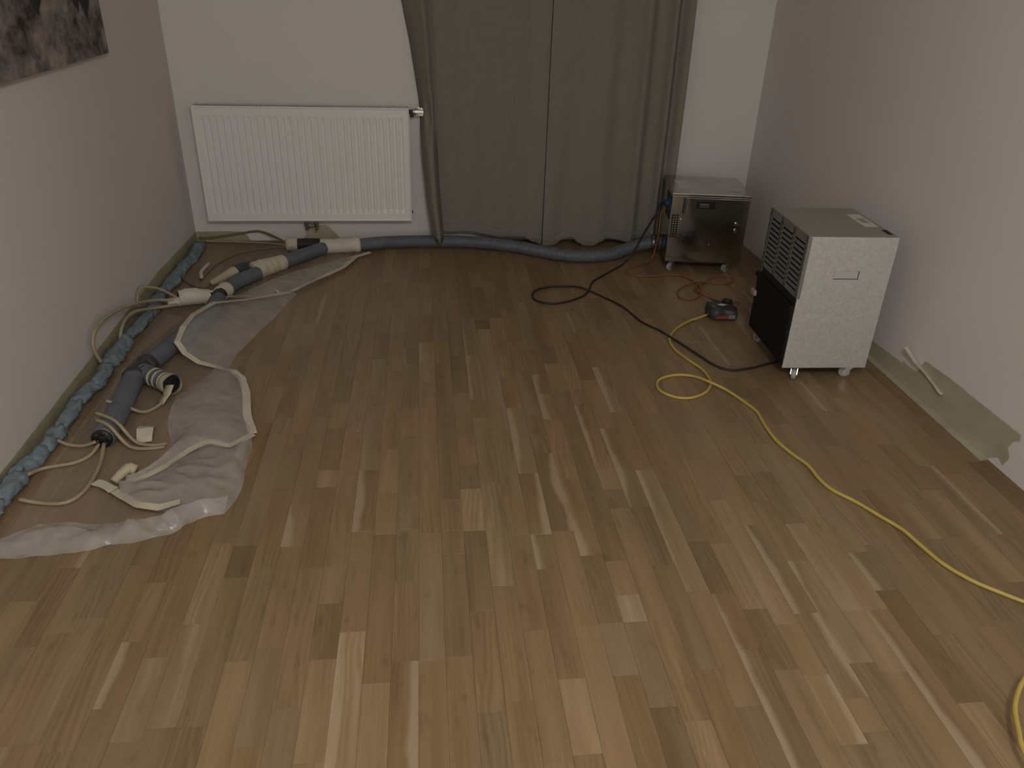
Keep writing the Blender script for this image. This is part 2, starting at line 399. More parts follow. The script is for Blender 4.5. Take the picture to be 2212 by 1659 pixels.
for k in range(k0, k1 + 1):
    known = sorted(JOINTS.get(k, [])); ys = []
    y = YF
    marks = known + [YB]
    for t in marks:                       # fill the stretch up to the next read joint with free lengths
        while t - y > .62:
            y += R.uniform(.22, .46) if R.random() < .75 else R.uniform(.12, .22); ys.append(y)
        if t < YB: y = t; ys.append(y)
    ys = [YF] + [v for v in ys if v < YB - .04] + [YB]
    for a, b in zip(ys, ys[1:]):
        x0, x1 = max(XL, X0 + k * PITCH), min(XR, X0 + (k + 1) * PITCH)
        if x1 - x0 < .004 or b - a < .005: continue
        tone = R.gauss(0, .5); sap = 0
        for q in TONES:
            if q[0] == k and a <= q[1] < b: tone = q[2] * .85
        for q in SAPS:
            if q[0] == k and a <= q[1] < b: sap = q[2]
        if not sap and R.random() < .05: sap = R.choice((-1, 1))
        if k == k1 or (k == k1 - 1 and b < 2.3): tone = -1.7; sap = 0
        strips.append((x0, x1, a, b, tone, R.random(), sap))
def seen(s):
    cx, cy = (s[0] + s[1]) / 2, (s[2] + s[3]) / 2
    left = -.905 - (cy - 1.15) * .46; right = 1.26 + (cy - .97) * .72
    vis = s[3] > 1.0 and s[1] > left and s[0] < right
    return (0 if vis else 1, cx * cx + cy * cy)
strips.sort(key=seen)
def strip_bm(s, bm):
    g = .00015; x0, x1, y0, y1 = s[0] + g, s[1] - g, s[2] + g, s[3] - g
    zt = (s[5] - .5) * .0003; c = .00035
    lay = bm.verts.layers.float_color['strip'] if 'strip' in bm.verts.layers.float_color else bm.verts.layers.float_color.new('strip')
    vs = []
    for z, e in ((-.0105, 0), (zt - c, 0), (zt, c)):
        for (x, y) in ((x0 + e, y0 + e), (x1 - e, y0 + e), (x1 - e, y1 - e), (x0 + e, y1 - e)):
            v = bm.verts.new((x, y, z)); v[lay] = (s[4], s[5], s[6], 1); vs.append(v)
    for r in (0, 4):
        for i in range(4): bm.faces.new((vs[r + i], vs[r + (i + 1) % 4], vs[r + 4 + (i + 1) % 4], vs[r + 4 + i]))
    bm.faces.new(vs[8:12]); return bm
for s in strips[:300]:
    bm = bmesh.new(); strip_bm(s, bm)
    c = Vector(((s[0] + s[1]) / 2, (s[2] + s[3]) / 2, 0)); bm.transform(Matrix.Translation(-c))
    o = bpy.data.objects.new('parquet_strip', mesh_of(bm, 'parquet_strip', 'wood')); COL.objects.link(o); o.location = c; o.parent = floor
bm = bmesh.new()
for s in strips[300:]: strip_bm(s, bm)
o = bpy.data.objects.new('parquet_field', mesh_of(bm, 'parquet_field', 'wood')); COL.objects.link(o); o.parent = floor; o['kind'] = 'stuff'

# ------------------------------------------------------------------ radiator
def radiator():
    x0, x1, z0, z1, yf, yb = -1.243, -.079, .144, .780, 4.55, 4.625
    t = thing('radiator', 'white ribbed panel radiator on the back wall left of the curtains', 'radiator', ((x0 + x1) / 2, 4.59, z0))
    bm = bmesh.new(); n = 31; cols = []
    e = .03; pitch = (x1 - x0 - 2 * e) / n
    xs = [x0, x0 + .006, x0 + .012] + [x0 + e + pitch * (i + f) for i in range(n) for f in (.0, .16, .30, .70, .84)] + [x1 - e, x1 - .012, x1 - .006, x1]
    def dep(x):
        if x < x0 + e or x > x1 - e: return 0.
        f = ((x - x0 - e) / pitch) % 1.
        return 0. if f < .17 or f > .83 else (1. if .29 < f < .71 else .3)
    zs = [z0, z0 + .006, z0 + .012, z0 + .045, z0 + .055, z0 + .07, z0 + .30, z1 - .30, z1 - .075, z1 - .058, z1 - .05, z1 - .012, z1 - .006, z1]
    for z in zs:
        row = []
        win = 1. if z0 + .065 < z < z1 - .07 else (.0 if z < z0 + .05 or z > z1 - .053 else .45)
        for x in xs:
            rim = min(x - x0, x1 - x, z - z0, z1 - z)
            lip = .004 if rim < .001 else (0. if rim < .008 else .0025)
            row.append(bm.verts.new((x, yf + lip + dep(x) * win * .0055, z)))
        cols.append(row)
    for a, b in zip(cols, cols[1:]):
        for i in range(len(xs) - 1): bm.faces.new((a[i], a[i + 1], b[i + 1], b[i]))
    bmesh.ops.recalc_face_normals(bm, faces=bm.faces[:])
    if bm.faces[0].normal.y > 0: bmesh.ops.reverse_faces(bm, faces=bm.faces[:])
    part('front_panel', bm, 'radiator', t, world=True)
    part('back_panel', B(x0 + .01, x1 - .01, yb - .012, yb, z0 + .004, z1 - .004, bev=.002), 'radiator', t, world=True)
    for xa, xb in ((x0 + .001, x0 + .006), (x1 - .006, x1 - .001)):
        part('side_panel', B(xa, xb, yf + .004, yb, z0 + .006, z1 - .004), 'radiator', t, world=True)
    bm = bmesh.new()
    for i in range(110):
        x = x0 + .012 + i * (x1 - x0 - .026) / 109
        box(bm, x, x + .0045, yf + .008, yb - .004, z1 - .012, z1 - .003)
    box(bm, x0 + .006, x1 - .006, yf + .003, yf + .008, z1 - .014, z1 - .002); box(bm, x0 + .006, x1 - .006, yb - .006, yb, z1 - .014, z1 - .002)
    part('top_grille', bm, 'grille', t, world=True)
    zc = .757; ym = 4.585
    v = part('valve', cyl(cyl(bmesh.new(), (x1 - .002, ym, zc), (x1 + .022, ym, zc), .011), (x1 + .016, ym, zc - .028), (x1 + .016, ym, zc), .009), 'hosedark', t, world=True, smooth=True)
    bm = cyl(bmesh.new(), (x1 + .022, ym, zc), (x1 + .034, ym, zc), .020, .022, n=28)
    cyl(bm, (x1 + .034, ym, zc), (x1 + .083, ym, zc), .022, .018, n=28)
    for i in range(14):
        a = i * pi / 7; box(bm, x1 + .038, x1 + .08, ym + cos(a) * .0195 - .0018, ym + cos(a) * .0195 + .0018, zc + sin(a) * .0195 - .0018, zc + sin(a) * .0195 + .0018)
    part('thermostat_knob', bm, 'chrome', v, world=True, label='chrome thermostat knob')
    bm = bmesh.new(); xv = -.665
    for d in (-.028, .028):
        cyl(bm, (xv + d, 4.575, .085), (xv + d, 4.575, .145), .009); cyl(bm, (xv + d, 4.575, .108), (xv + d, 4.575, .128), .0145, n=6)
        cyl(bm, (xv + d, 4.575, .092), (xv + d, 4.6435, .080), .0075)
    cyl(bm, (xv - .028, 4.575, .114), (xv + .028, 4.575, .114), .007)
    part('pipe_connection', bm, 'brass', t, world=True, label='nickel pipe connection below the panel')
    part('bleed_plug', cyl(bmesh.new(), (x1 - .001, 4.59, .19), (x1 + .006, 4.59, .19), .009, n=12), 'black', t, world=True)
    for xa in (x0 + .2, x1 - .2):
        part('wall_bracket', B(xa, xa + .03, yb - .002, 4.6445, .25, .7), 'radiator', t, world=True)
radiator()

# ------------------------------------------------------------------ curtains
def cloth(fx, ns, zs_fn, nz, off=0.):
    bm = bmesh.new(); g = []
    for i in range(ns + 1):
        s = i / ns; zb, zt = zs_fn(s); row = []
        for j in range(nz + 1):
            z = zb + (zt - zb) * (j / nz); p = fx(s, z); row.append(bm.verts.new((p[0], p[1] - off, z)))
        g.append(row)
    for i in range(ns):
        for j in range(nz): bm.faces.new((g[i][j], g[i + 1][j], g[i + 1][j + 1], g[i][j + 1]))
    return bm
def solid(o, th):
    md = o.modifiers.new('thickness', 'SOLIDIFY'); md.thickness = th; md.offset = 0
def lerp_tab(tab, s):
    for (a, va), (b, vb) in zip(tab, tab[1:]):
        if s <= b: t = (s - a) / (b - a); t = t * t * (3 - 2 * t); return va + (vb - va) * t
    return tab[-1][1]
def curtains():
    # left panel, hanging flat, its free edge drawn forward in a fold
    def fx(s, z):
        x = .085 - .035 * min(1., z / 1.3) + (.689 - .085 + .035 * min(1., z / 1.3)) * s
        y = lerp_tab([(0, 4.578), (.3, 4.565), (.6, 4.545), (.85, 4.515), (1, 4.497)], s)
        y += .007 * sin(s * 19 + 1) * (.4 + .6 * s) + .003 * sin(s * 41 + z * .8) + .004 * noise.noise(Vector((s * 7, z * 1.5, 1)))
        y -= .016 * math.exp(-((s - .02) / .05) ** 2)
        return x, y
    hem = [(0, .075), (.1, .07), (.25, .078), (.42, .062), (.6, .046), (.72, .05), (.82, .055), (.93, .03), (1, .012)]
    t = thing('curtain', 'taupe linen curtain hanging flat beside the radiator with one edge folded forward', 'curtain', (.35, 4.54, .02), group='floor-length linen curtains')
    o = part('cloth', cloth(fx, 90, lambda s: (lerp_tab(hem, s), ZC - .01), 40), 'curtain', t, True, True); solid(o, .002)
    h = part('hem', cloth(fx, 90, lambda s: (lerp_tab(hem, s) - .001, lerp_tab(hem, s) + .05), 4, .0022), 'curtain', t, True, True); solid(h, .0025)
    L = [(0, .062), (.045, .060), (.09, .040), (.25, .014), (.51, -.010), (.81, -.022), (1.1, -.062), (1.32, -.101), (2.6, -.33)]
    Rr = [(0, .068), (.05, .100), (.11, .101), (.38, .080), (.76, .066), (1.1, .058), (1.32, .05), (2.6, .02)]
    def ff(s, z):
        a, b = lerp_lin(L, z), lerp_lin(Rr, z); x = a + (b - a) * s
        y = 4.452 + .05 * (1 - s) ** 2 * min(1, z / .5) - .034 * sin(pi * min(1, s * .92)) + .085 * max(0, s - .72) / .28 * (1 if z > .12 else max(0, z - .04) / .08)
        if .68 < z < .83: y = max(y, 4.452)
        y += .005 * sin(s * 9 + z * 3)
        # pass behind the thermostat knob
        if z > .6: y += .13 * min(1., (z - .6) / .12) * max(0., 1 - s) ** .4
        return x, y
    f = part('folded_edge', cloth(ff, 26, lambda s: (.045 + .02 * abs(s - .35), ZC - .01), 60), 'curtain', t, True, True); solid(f, .003)
    # right panel with soft folds at its right
    def gx(s, z):
        x = .690 + (1.455 - .690) * s + .004 * sin(z * 2.2) * s
        A = lerp_tab([(0, .010), (.3, .013), (.55, .016), (.8, .024), (1, .020)], s)
        low = math.exp(-(z / .35) ** 2)
        ph = lerp_tab([(0, 0.), (.35, 5.6), (.6, 10.), (.8, 16.), (1, 25.)], s)
        y = 4.500 - A * cos(ph + .15 * z) - .010 * low * cos(s * 25.1) + .004 * noise.noise(Vector((s * 9, z * 1.2, 4)))
        return x, y
    hem2 = [(0, .01), (.06, .008), (.11, .012), (.16, .038), (.235, .062), (.29, .03), (.34, .006), (.40, .006), (.46, .03), (.52, .05), (.58, .04), (.66, .03), (.78, .045), (.9, .06), (1, .07)]
    t = thing('curtain', 'taupe linen curtain with a wavy hem and soft folds behind the steel machine', 'curtain', (1.07, 4.5, .01), group='floor-length linen curtains')
    o = part('cloth', cloth(gx, 120, lambda s: (lerp_tab(hem2, s), ZC - .01), 40), 'curtain', t, True, True); solid(o, .002)
    h = part('hem', cloth(gx, 120, lambda s: (lerp_tab(hem2, s) - .001, lerp_tab(hem2, s) + .05), 4, .0022), 'curtain', t, True, True); solid(h, .0025)
def lerp_lin(tab, s):
    if s <= tab[0][0]: return tab[0][1]
    for (a, va), (b, vb) in zip(tab, tab[1:]):
        if s <= b: return va + (vb - va) * (s - a) / (b - a)
    return tab[-1][1]
curtains()

# ------------------------------------------------------------------ picture
t = thing('canvas_picture', 'unframed canvas print of grey brown rock high on the left wall', 'picture', (XL + .013, 3.0, 1.12))
part('canvas_print', B(XL + .0225, XL + .024, 2.255, 3.757, 1.116, 2.2), 'canvas', t, world=True)
part('stretcher_frame', B(XL + .001, XL + .0225, 2.256, 3.756, 1.117, 2.199, bev=.002), 'canvasedge', t, world=True)

# ------------------------------------------------------------------ caster wheels
def caster(parent, x, y, zb, turn, r=.023):
    bm = bmesh.new(); box(bm, -.022, .022, -.022, .022, zb - .004, zb); cyl(bm, (0, 0, zb - .014), (0, 0, zb - .003), .013, n=14)
    for sx in (-.0135, .0115): 
        slab(bm, [(sx, -.012, zb - .010), (sx, .012, zb - .010), (sx, .026, r + .002), (sx, .020, r - .008), (sx, .010, r - .004)], (.002, 0, 0))
    mx = Matrix.Translation((x, y, 0)) @ Matrix.Rotation(turn, 4, 'Z'); bm.transform(mx)
    c = part('caster', bm, 'chrome', parent, label='metal swivel caster')
    bm = cyl(bmesh.new(), (-.0095, .018, r), (.0095, .018, r), r, n=28); bmesh.ops.bevel(bm, geom=[e for e in bm.edges if len(e.link_faces) == 2 and max(len(f.verts) for f in e.link_faces) > 4], offset=.003, segments=2, affect='EDGES')
    cyl(bm, (-.0112, .018, r), (.0112, .018, r), .007, n=14)
    bm.transform(mx); part('wheel', bm, 'rubber', c)

# ------------------------------------------------------------------ stainless blower
CB = Vector((1.559, 4.228, 0)); AB = radians(-8.8)
def blower():
    t = thing('suction_blower', 'boxy stainless steel blower on casters in the corner by the curtain', 'blower', CB, AB)
    w, d, z0, z1 = .2085, .199, .06, .443
    part('body', B(-w, w, -d, d, z0, z1 - .014, bev=.003), 'steel', t)
    lid = part('lid', B(-w - .003, w + .003, -d - .006, d + .002, z1 - .014, z1, bev=.003), 'steeltop', t)
    part('paper_label', B(-.165, -.10, -.075, .085, z1, z1 + .0008), 'paper', lid)
    part('embossed_plate', B(.125, .165, -.125, -.075, z1, z1 + .002, bev=.0008), 'steeltop', lid)
    dr = part('door', B(-.135, .204, -d - .004, -d, z0 + .006, z1 - .024, bev=.0015), 'steel', t)
    bm = B(-.078, .022, -d - .0048, -d - .0036, .364, .402); part('handle_recess', bm, 'hole', dr)
    part('handle_flap', B(-.060, -.008, -d - .0075, -d - .0048, .370, .392, bev=.001), 'steeltop', dr)
    for z in (.288, .252):
        bm = cyl(bmesh.new(), (.150, -d - .004, z), (.150, -d - .013, z), .0085, n=16)
        box(bm, .146 if z < .27 else .138, .154 if z < .27 else .166, -d - .016, -d - .012, z - .012 if z < .27 else z - .003, z + .012 if z < .27 else z + .004)
        part('latch', bm, 'chrome', dr, label='bright cam latch')
    for x, z in ((.065, .285), (.02, .165), (-.12, .215), (-.15, .30), (-.19, .425)):
        part('rivet', cyl(bmesh.new(), (x, -d - .0002, z), (x, -d - .0056, z), .0035, n=10), 'chrome', t)
    bm = bmesh.new(); tube(bm, [(-.138, -d - .007, .418), (-.139, -d - .008, .38), (-.142, -d - .007, .338)], .0075, .01, 10)
    part('rubber_seal', bm, 'hosedark', t, True)
    bm = bmesh.new()
    for i in range(3):
        for j in range(10):
            x = -.2005 + i * .0135; z = .198 + j * .0132; box(bm, x, x + .0095, -d - .0012, -d + .001, z, z + .0095)
    v = part('vent_grid', bm, 'hole', t, label='grid of square black air holes')
    # left side: socket panel, plugs and hose port
    sp = part('socket_panel', B(-w - .002, -w, -.165, -.01, .285, .415, bev=.0008), 'black', t)
    bm = cyl(bmesh.new(), (-w, -.125, .368), (-w - .030, -.130, .368), .019, n=20); box(bm, -w - .005, -w, -.150, -.100, .343, .393, bev=.002); part('blue_socket', bm, 'blue', sp)
    bm = cyl(bmesh.new(), (-w + .004, .02, .098), (-w - .022, .02, .098), .047, n=28); cyl(bm, (-w - .022, .02, .098), (-w - .06, .02, .098), .040, n=28)
    hp = part('hose_port', bm, 'hosedark', t, True, label='dark hose port')
    part('clamp_ring', cyl(bmesh.new(), (-w - .044, .02, .098), (-w - .052, .02, .098), .0425, n=28), 'steel', hp, label='steel clamp ring')
    for x, y, a in ((-.165, -.165, 2.5), (.15, -.15, 2.2), (-.165, .15, .4), (.16, .155, .6)): caster(t, x, y, z0, a)
blower()
MB = Matrix.Translation(CB) @ Matrix.Rotation(AB, 4, 'Z')
def onB(x, y, z): return tuple(MB @ Vector((x, y, z)))

# ------------------------------------------------------------------ dehumidifier
CD = Vector((1.636, 2.944, 0)); AD = radians(-2.4)
def dehumidifier():
    t = thing('dehumidifier', 'tall grey sheet metal dehumidifier on casters by the right wall', 'dehumidifier', CD, AD)
    w, d, z0, z1 = .177, .204, .06, .618
    part('front_panel', B(-w, w, -d - .001, -d + .006, z0, z1, bev=.0015), 'hammer', t)
    part('side_panel', B(w - .004, w, -d + .006, d, z0, z1 - .003), 'hammer', t)
    part('back_panel', B(-w + .004, w - .004, d - .004, d, z0, z1 - .003), 'hammer', t)
    top = part('top_panel', B(-w + .003, w, -d + .006, d, z1 - .012, z1, bev=.0015), 'topmetal', t)
    part('base_plate', B(-w + .012, w - .004, -d + .006, d - .004, z0, z0 + .006), 'black', t)
    part('inner_casing', B(-w + .02, w - .004, -d + .006, d - .004, z0 + .006, z1 - .012), 'black', t)
    lb = part('paper_label', B(.105, .160, -.062, .108, z1, z1 + .0008), 'paper', top)
    part('label_print', B(.117, .150, -.018, .052, z1 + .0008, z1 + .0012), 'clip', lb)
    part('top_slot', B(.150, .170, -.165, -.105, z1 - .001, z1 + .0007), 'hole', top)
    # handle pocket in the front
    hp = part('handle_pocket', B(-.050, .050, -d - .0022, -d - .0008, .449, .482), 'hosedark', t, label='recessed handle pocket')
    part('handle_flap', B(-.050, .0455, -d - .0034, -d - .0018, .4525, .482, bev=.0005), 'hammer', hp)
    part('screw', cyl(bmesh.new(), (-.03, -d, .335), (-.03, -d - .003, .335), .005, n=14), 'hammer', t)
    # louvred vent on the left, three columns of ten slots
    x = -w - .003; za, zb = .366, z1 - .001; ya, yb = -d - .001, d
    part('vent_backing', B(x + .006, x + .009, ya + .006, yb - .004, za + .004, zb - .004), 'hole', t)
    bm = bmesh.new()
    rows, cols = 10, 3; top_m, bot_m, side_m, mid = .026, .014, .022, .022
    ph = (zb - za - top_m - bot_m) / rows; sh = ph * .42
    for r_ in range(rows + 1):
        lo = za if r_ == 0 else za + bot_m + (r_ - 1) * ph + sh + (ph - sh) * .5
        hi = za + bot_m + r_ * ph + (ph - sh) * .5 if r_ < rows else zb
        box(bm, x, x + .003, ya, yb, lo, hi)
    cw = (yb - ya - 2 * side_m - (cols - 1) * mid) / cols
    edges = [(ya, ya + side_m)] + [(ya + side_m + (i + 1) * cw + i * mid, ya + side_m + (i + 1) * cw + (i + 1) * mid) for i in range(cols - 1)] + [(yb - side_m, yb)]
    for p, q in edges: box(bm, x, x + .003, p, q, za, zb)
    vp = part('vent_panel', bm, 'ventgrey', t, label='slotted grey vent panel')
    part('vent_flange', B(x - .002, x + .012, ya - .004, ya + .007, za, zb, bev=.001), 'ventgrey', vp)
    # water tank below the vent
    tk = part('water_tank', B(-w - .012, -.03, -d + .008, d - .006, .074, .325, bev=.008, seg=3), 'tank', t, True, label='black plastic water tank')
    part('tank_rim', B(-w - .016, -w + .03, -d + .012, d + .012, .312, .332, bev=.003), 'tank', tk)
    part('tank_clip', B(-w - .024, -w - .010, d - .035, d + .012, .228, .252, bev=.004), 'clip', tk, label='pale plastic tank clip')
    part('dark_gap_filler', B(-w + .004, -w + .02, -d + .006, d - .004, .332, .366), 'black', t)  # black filler standing in for the shade in the gap above the tank
    for cx, cy, a in ((-.108, -.172, 2.75), (.132, -.168, 1.2), (-.13, .165, .5), (.13, .165, .2)): caster(t, cx, cy, z0, a)
dehumidifier()

# ------------------------------------------------------------------ drying hose with its taped joints
def ridged(pitch, amp, taper=0.):
    return lambda s, u: 1 + amp * sin(2 * pi * s / pitch)
def wrapf(a, b, bump=.10, seed=0.):
    return lambda s, u: (a + (b - a) * u) * (1 + bump * noise.noise(Vector((s * 30, seed, 0)))) * (.93 if u < .03 or u > .97 else 1)
def hose():
    t = thing('suction_hose', 'grey corrugated hose running from the blower to taped branches along the left wall', 'hose', (.0, 4.2, 0))
    pr = onB(-.235, .02, .098)
    main = [pr, (1.245, 4.315, .075), (1.16, 4.313, .045), (1.059, 4.255, .037), (.945, 4.222, .037), (.812, 4.231, .037), (.688, 4.292, .037), (.538, 4.388, .037), (.380, 4.455, .037), (.217, 4.492, .037), (.053, 4.503, .037), (-.111, 4.500, .037), (-.272, 4.480, .037), (-.40, 4.436, .037)]
    P = lambda name, bm, mt, lab=None, par=t: part(name, bm, mt, par, True, True, lab)
    P('hose_section', TB(main, .0355, .002, 18, ridged(.009, .035)), 'hose')
    P('tape_wrap', TB([(-.381, 4.442, .039), (-.493, 4.425, .039), (-.604, 4.408, .039)], .041, .008, 18, wrapf(1, 1.05, .12, 1), jit=.08), 'tapewhite')
    P('branch_stub', TB([(-.585, 4.443, .04), (-.679, 4.452, .04), (-.746, 4.447, .04)], .034, .003, 18, ridged(.010, .05)), 'black', 'short black branch stub')
    P('tape_collar', TB([(-.735, 4.448, .04), (-.770, 4.446, .04), (-.800, 4.444, .04)], .039, .006, 18, wrapf(1, .9, .12, 2), jit=.08), 'tape')
    P('hose_section', TB([(-.585, 4.392, .037), (-.640, 4.322, .037), (-.715, 4.234, .037), (-.795, 4.122, .037)], .0355, .002, 18, ridged(.009, .035)), 'hose')
    P('tape_wrap', TB([(-.770, 4.155, .038), (-.838, 4.078, .04), (-.905, 4.010, .042)], .041, .008, 18, wrapf(1, 1.18, .12, 3), jit=.09), 'tape')
    P('branch_stub', TB([(-.890, 4.075, .04), (-.950, 4.050, .04), (-.995, 3.995, .04)], .037, .003, 18, ridged(.012, .03)), 'hosedark', 'dark branch stub')
    P('tape_cone', TB([(-.988, 4.004, .038), (-1.02, 3.972, .034), (-1.06, 3.93, .026), (-1.10, 3.895, .018)], .036, .008, 16, wrapf(1.02, .36, .10, 4), jit=.08), 'tapecream', 'pointed cone of cream tape')
    P('hose_section', TB([(-.878, 3.985, .037), (-.945, 3.890, .037), (-.984, 3.794, .037), (-1.004, 3.690, .037)], .0355, .002, 18, ridged(.009, .035)), 'hose')
    P('tape_collar', TB([(-.988, 3.765, .038), (-1.000, 3.715, .038), (-1.006, 3.680, .038)], .0385, .006, 16, wrapf(1, 1, .1, 5), jit=.08), 'tapewhite')
    P('elbow', TB([(-1.000, 3.700, .04), (-1.006, 3.65, .042), (-1.030, 3.612, .045)], .033, .004, 16, ridged(.014, .04)), 'black', 'black elbow fitting')
    en = P('branch_end', TB([(-1.020, 3.628, .046), (-1.075, 3.642, .048), (-1.130, 3.636, .05), (-1.176, 3.618, .05)], .040, .007, 20, wrapf(.86, 1.06, .12, 6), jit=.08), 'tapewhite', 'taped branch end with two dark openings')
    d = Vector((-.046, -.018, 0)).normalized(); c = Vector((-1.1775, 3.6175, .05))
    for dz in (.017, -.015):
        bm = cyl(bmesh.new(), c + Vector((0, 0, dz)), c + d * .004 + Vector((0, 0, dz)), .0135, n=16); P('opening', bm, 'hole', None, en)
    P('hose_section', TB([(-1.000, 3.630, .038), (-1.000, 3.50, .038), (-1.012, 3.382, .038), (-1.051, 3.223, .038), (-1.097, 3.042, .038), (-1.130, 2.920, .038)], .037, .002, 18, ridged(.009, .035)), 'hose')
    bm = TB([(-1.120, 2.945, .039), (-1.138, 2.88, .039), (-1.142, 2.815, .039)], .0415, .004, 18, lambda s, u: 1.06 if u < .2 or u > .8 else .92)
    tube(bm, [(-1.140, 2.885, .039), (-1.105, 2.852, .039)], .037, .01, 18)
    P('tee_fitting', bm, 'hosedark', 'dark tee fitting')
    rb = P('ribbed_stub', TB([(-1.118, 2.864, .04), (-1.071, 2.826, .042), (-1.014, 2.776, .046), (-.978, 2.742, .05)], .035, .002, 20, lambda s, u: 1 + .10 * (1 if (s / .019) % 1 < .5 else -.3), cap=False), 'hose', 'ribbed stub with tape rings')
    for u0, u1, k in ((.40, .455, 1), (.58, .64, 2), (.76, .82, 3)):
        a, b = Vector((-1.118, 2.864, .041)).lerp(Vector((-.978, 2.742, .05)), u0), Vector((-1.118, 2.864, .041)).lerp(Vector((-.978, 2.742, .05)), u1)
        P('tape_ring', TB([a, a.lerp(b, .5), b], .0388, .004, 18, wrapf(1, 1, .06, k), jit=.05), 'tapefoot', None, rb)
    e0, e1 = Vector((-.995, 2.757, .048)), Vector((-.972, 2.737, .051))
    P('tape_end', TB([e0, e0.lerp(e1, .5), e1], .040, .004, 20, lambda s, u: 1.02 + .12 * noise.noise(Vector((s * 60, 3, 1))), cap=False, jit=.10), 'tapecream', None, rb)
    P('opening', cyl(bmesh.new(), e0.lerp(e1, .2), e0.lerp(e1, .62), .0345, n=18), 'hole', None, rb)
    bm = ribbon(bmesh.new(), [(-.975, 2.715, .062), (-.985, 2.690, .034), (-1.005, 2.668, .010)], .045, .001, .006, .5, .5, 3)
    P('torn_tape', bm, 'tapecream', None, rb)
    P('hose_section', TB([(-1.143, 2.838, .038), (-1.130, 2.692, .038), (-1.114, 2.528, .038), (-1.110, 2.385, .038)], .0385, .002, 18, ridged(.009, .035)), 'hose')
    bm = bmesh.new(); 
    for i in range(5):
        a = i * 1.25; q = Vector((-1.110 + .022 * cos(a), 2.383, .038 + .022 * sin(a))); box(bm, q.x - .008, q.x + .008, q.y - .008, q.y + .004, q.z - .008, q.z + .008)
    cyl(bm, (-1.110, 2.386, .038), (-1.110, 2.378, .038), .034, n=18)
    P('hose_end', bm, 'black', 'dark plugged hose end')
hose()

# ------------------------------------------------------------------ thin tubes
TG = 'thin beige tubes'
def tb(pts, lab, r=.0062, mt='tube'):
    pts = [(max(-1.338, min(p[0], 1.9)), min(4.636, p[1]), max(r, p[2])) for p in pts]
    return solo('thin_tube', TB(pts, r, .012, 8), mt, lab, 'tube', True, TG)
tb([(-1.330, 4.632, .020), (-1.226, 4.630, .028), (-1.092, 4.632, .048), (-.984, 4.628, .062), (-.895, 4.570, .052), (-.800, 4.460, .046)], 'brown thin tube arching along the back wall under the radiator', .0068, 'tubebrown')
tb([(-1.291, 4.615, .008), (-1.141, 4.603, .008), (-.979, 4.575, .010), (-.800, 4.444, .038)], 'beige thin tube lying straight along the floor by the back wall')
tb([(-.800, 4.434, .032), (-.959, 4.455, .010), (-1.070, 4.379, .008), (-1.138, 4.226, .008), (-1.158, 4.081, .008), (-1.172, 3.978, .010)], 'brown thin tube sweeping from the black stub across the film', .0055, 'tubebrown')
tb([(-1.100, 3.897, .017), (-1.118, 3.852, .010), (-1.177, 3.885, .008), (-1.260, 3.987, .010), (-1.300, 4.06, .030)], 'brown thin tube curling from the cone of cream tape to the blue foam', .006, 'tubebrown')
tb([(-1.178, 3.598, .045), (-1.250, 3.533, .075), (-1.290, 3.333, .135), (-1.310, 3.143, .170), (-1.318, 3.013, .170), (-1.320, 2.960, .140), (-1.317, 2.949, .090), (-1.305, 2.955, .045)], 'widest beige thin tube arching high against the left wall', .0075)
tb([(-1.176, 3.585, .030), (-1.262, 3.496, .050), (-1.304, 3.384, .080), (-1.313, 3.277, .080), (-1.310, 3.198, .050), (-1.305, 3.180, .030)], 'short beige thin tube bending down inside the widest arch', .0075)
tb([(-1.180, 3.630, .040), (-1.255, 3.64, .085), (-1.305, 3.60, .115), (-1.330, 3.57, .115), (-1.335, 3.535, .085), (-1.330, 3.51, .050)], 'beige thin tube hooked up behind the taped branch end', .006)
tb([(-.990, 2.715, .030), (-1.001, 2.660, .012), (-1.046, 2.606, .009), (-1.098, 2.588, .046), (-1.155, 2.575, .078)], 'beige thin tube leading from the ribbed stub over the hose', .0062)
tb([(-.905, 2.384, .009), (-.949, 2.375, .009), (-1.008, 2.386, .020), (-1.075, 2.43, .076), (-1.157, 2.487, .078)], 'upper of two beige thin tubes lying side by side across the hose end')
tb([(-.906, 2.366, .008), (-.952, 2.357, .008), (-1.020, 2.362, .016), (-1.085, 2.40, .076), (-1.150, 2.455, .070)], 'lower of two beige thin tubes lying side by side across the hose end')
tb([(-1.130, 2.376, .030), (-1.178, 2.385, .009), (-1.231, 2.396, .009), (-1.270, 2.409, .020)], 'shortest beige thin tube from the hose end to the blue foam')
tb([(-1.120, 2.372, .022), (-1.135, 2.325, .009), (-1.170, 2.281, .009), (-1.235, 2.262, .009), (-1.262, 2.240, .014), (-1.271, 2.190, .030)], 'beige thin tube curving from the hose end into the near foam')
tb([(-1.104, 2.372, .024), (-1.086, 2.276, .009), (-1.077, 2.158, .009), (-1.092, 2.086, .009), (-1.129, 2.057, .009), (-1.199, 2.067, .009), (-1.250, 2.072, .020)], 'longest beige thin tube looping toward the camera over the film', .0065)
bm = TB([(-1.166, 4.155, .030), (-1.170, 4.085, .034), (-1.174, 4.025, .030), (-1.160, 3.97, .022)], .009, .008, 10, lambda s, u: .8 + .3 * u, jit=.1)
solo('tape_curl', bm, 'tapewhite', 'pale curled tape end on the brown tube near the back corner', 'tape', True)
bm = TB([(-1.172, 3.606, .038), (-1.200, 3.594, .040), (-1.222, 3.580, .044)], .022, .006, 12, lambda s, u: 1.1 - .35 * u, jit=.12)
solo('tape_bundle', bm, 'tapewhite', 'pale tape bundling the beige tubes at the taped branch end', 'tape', True)

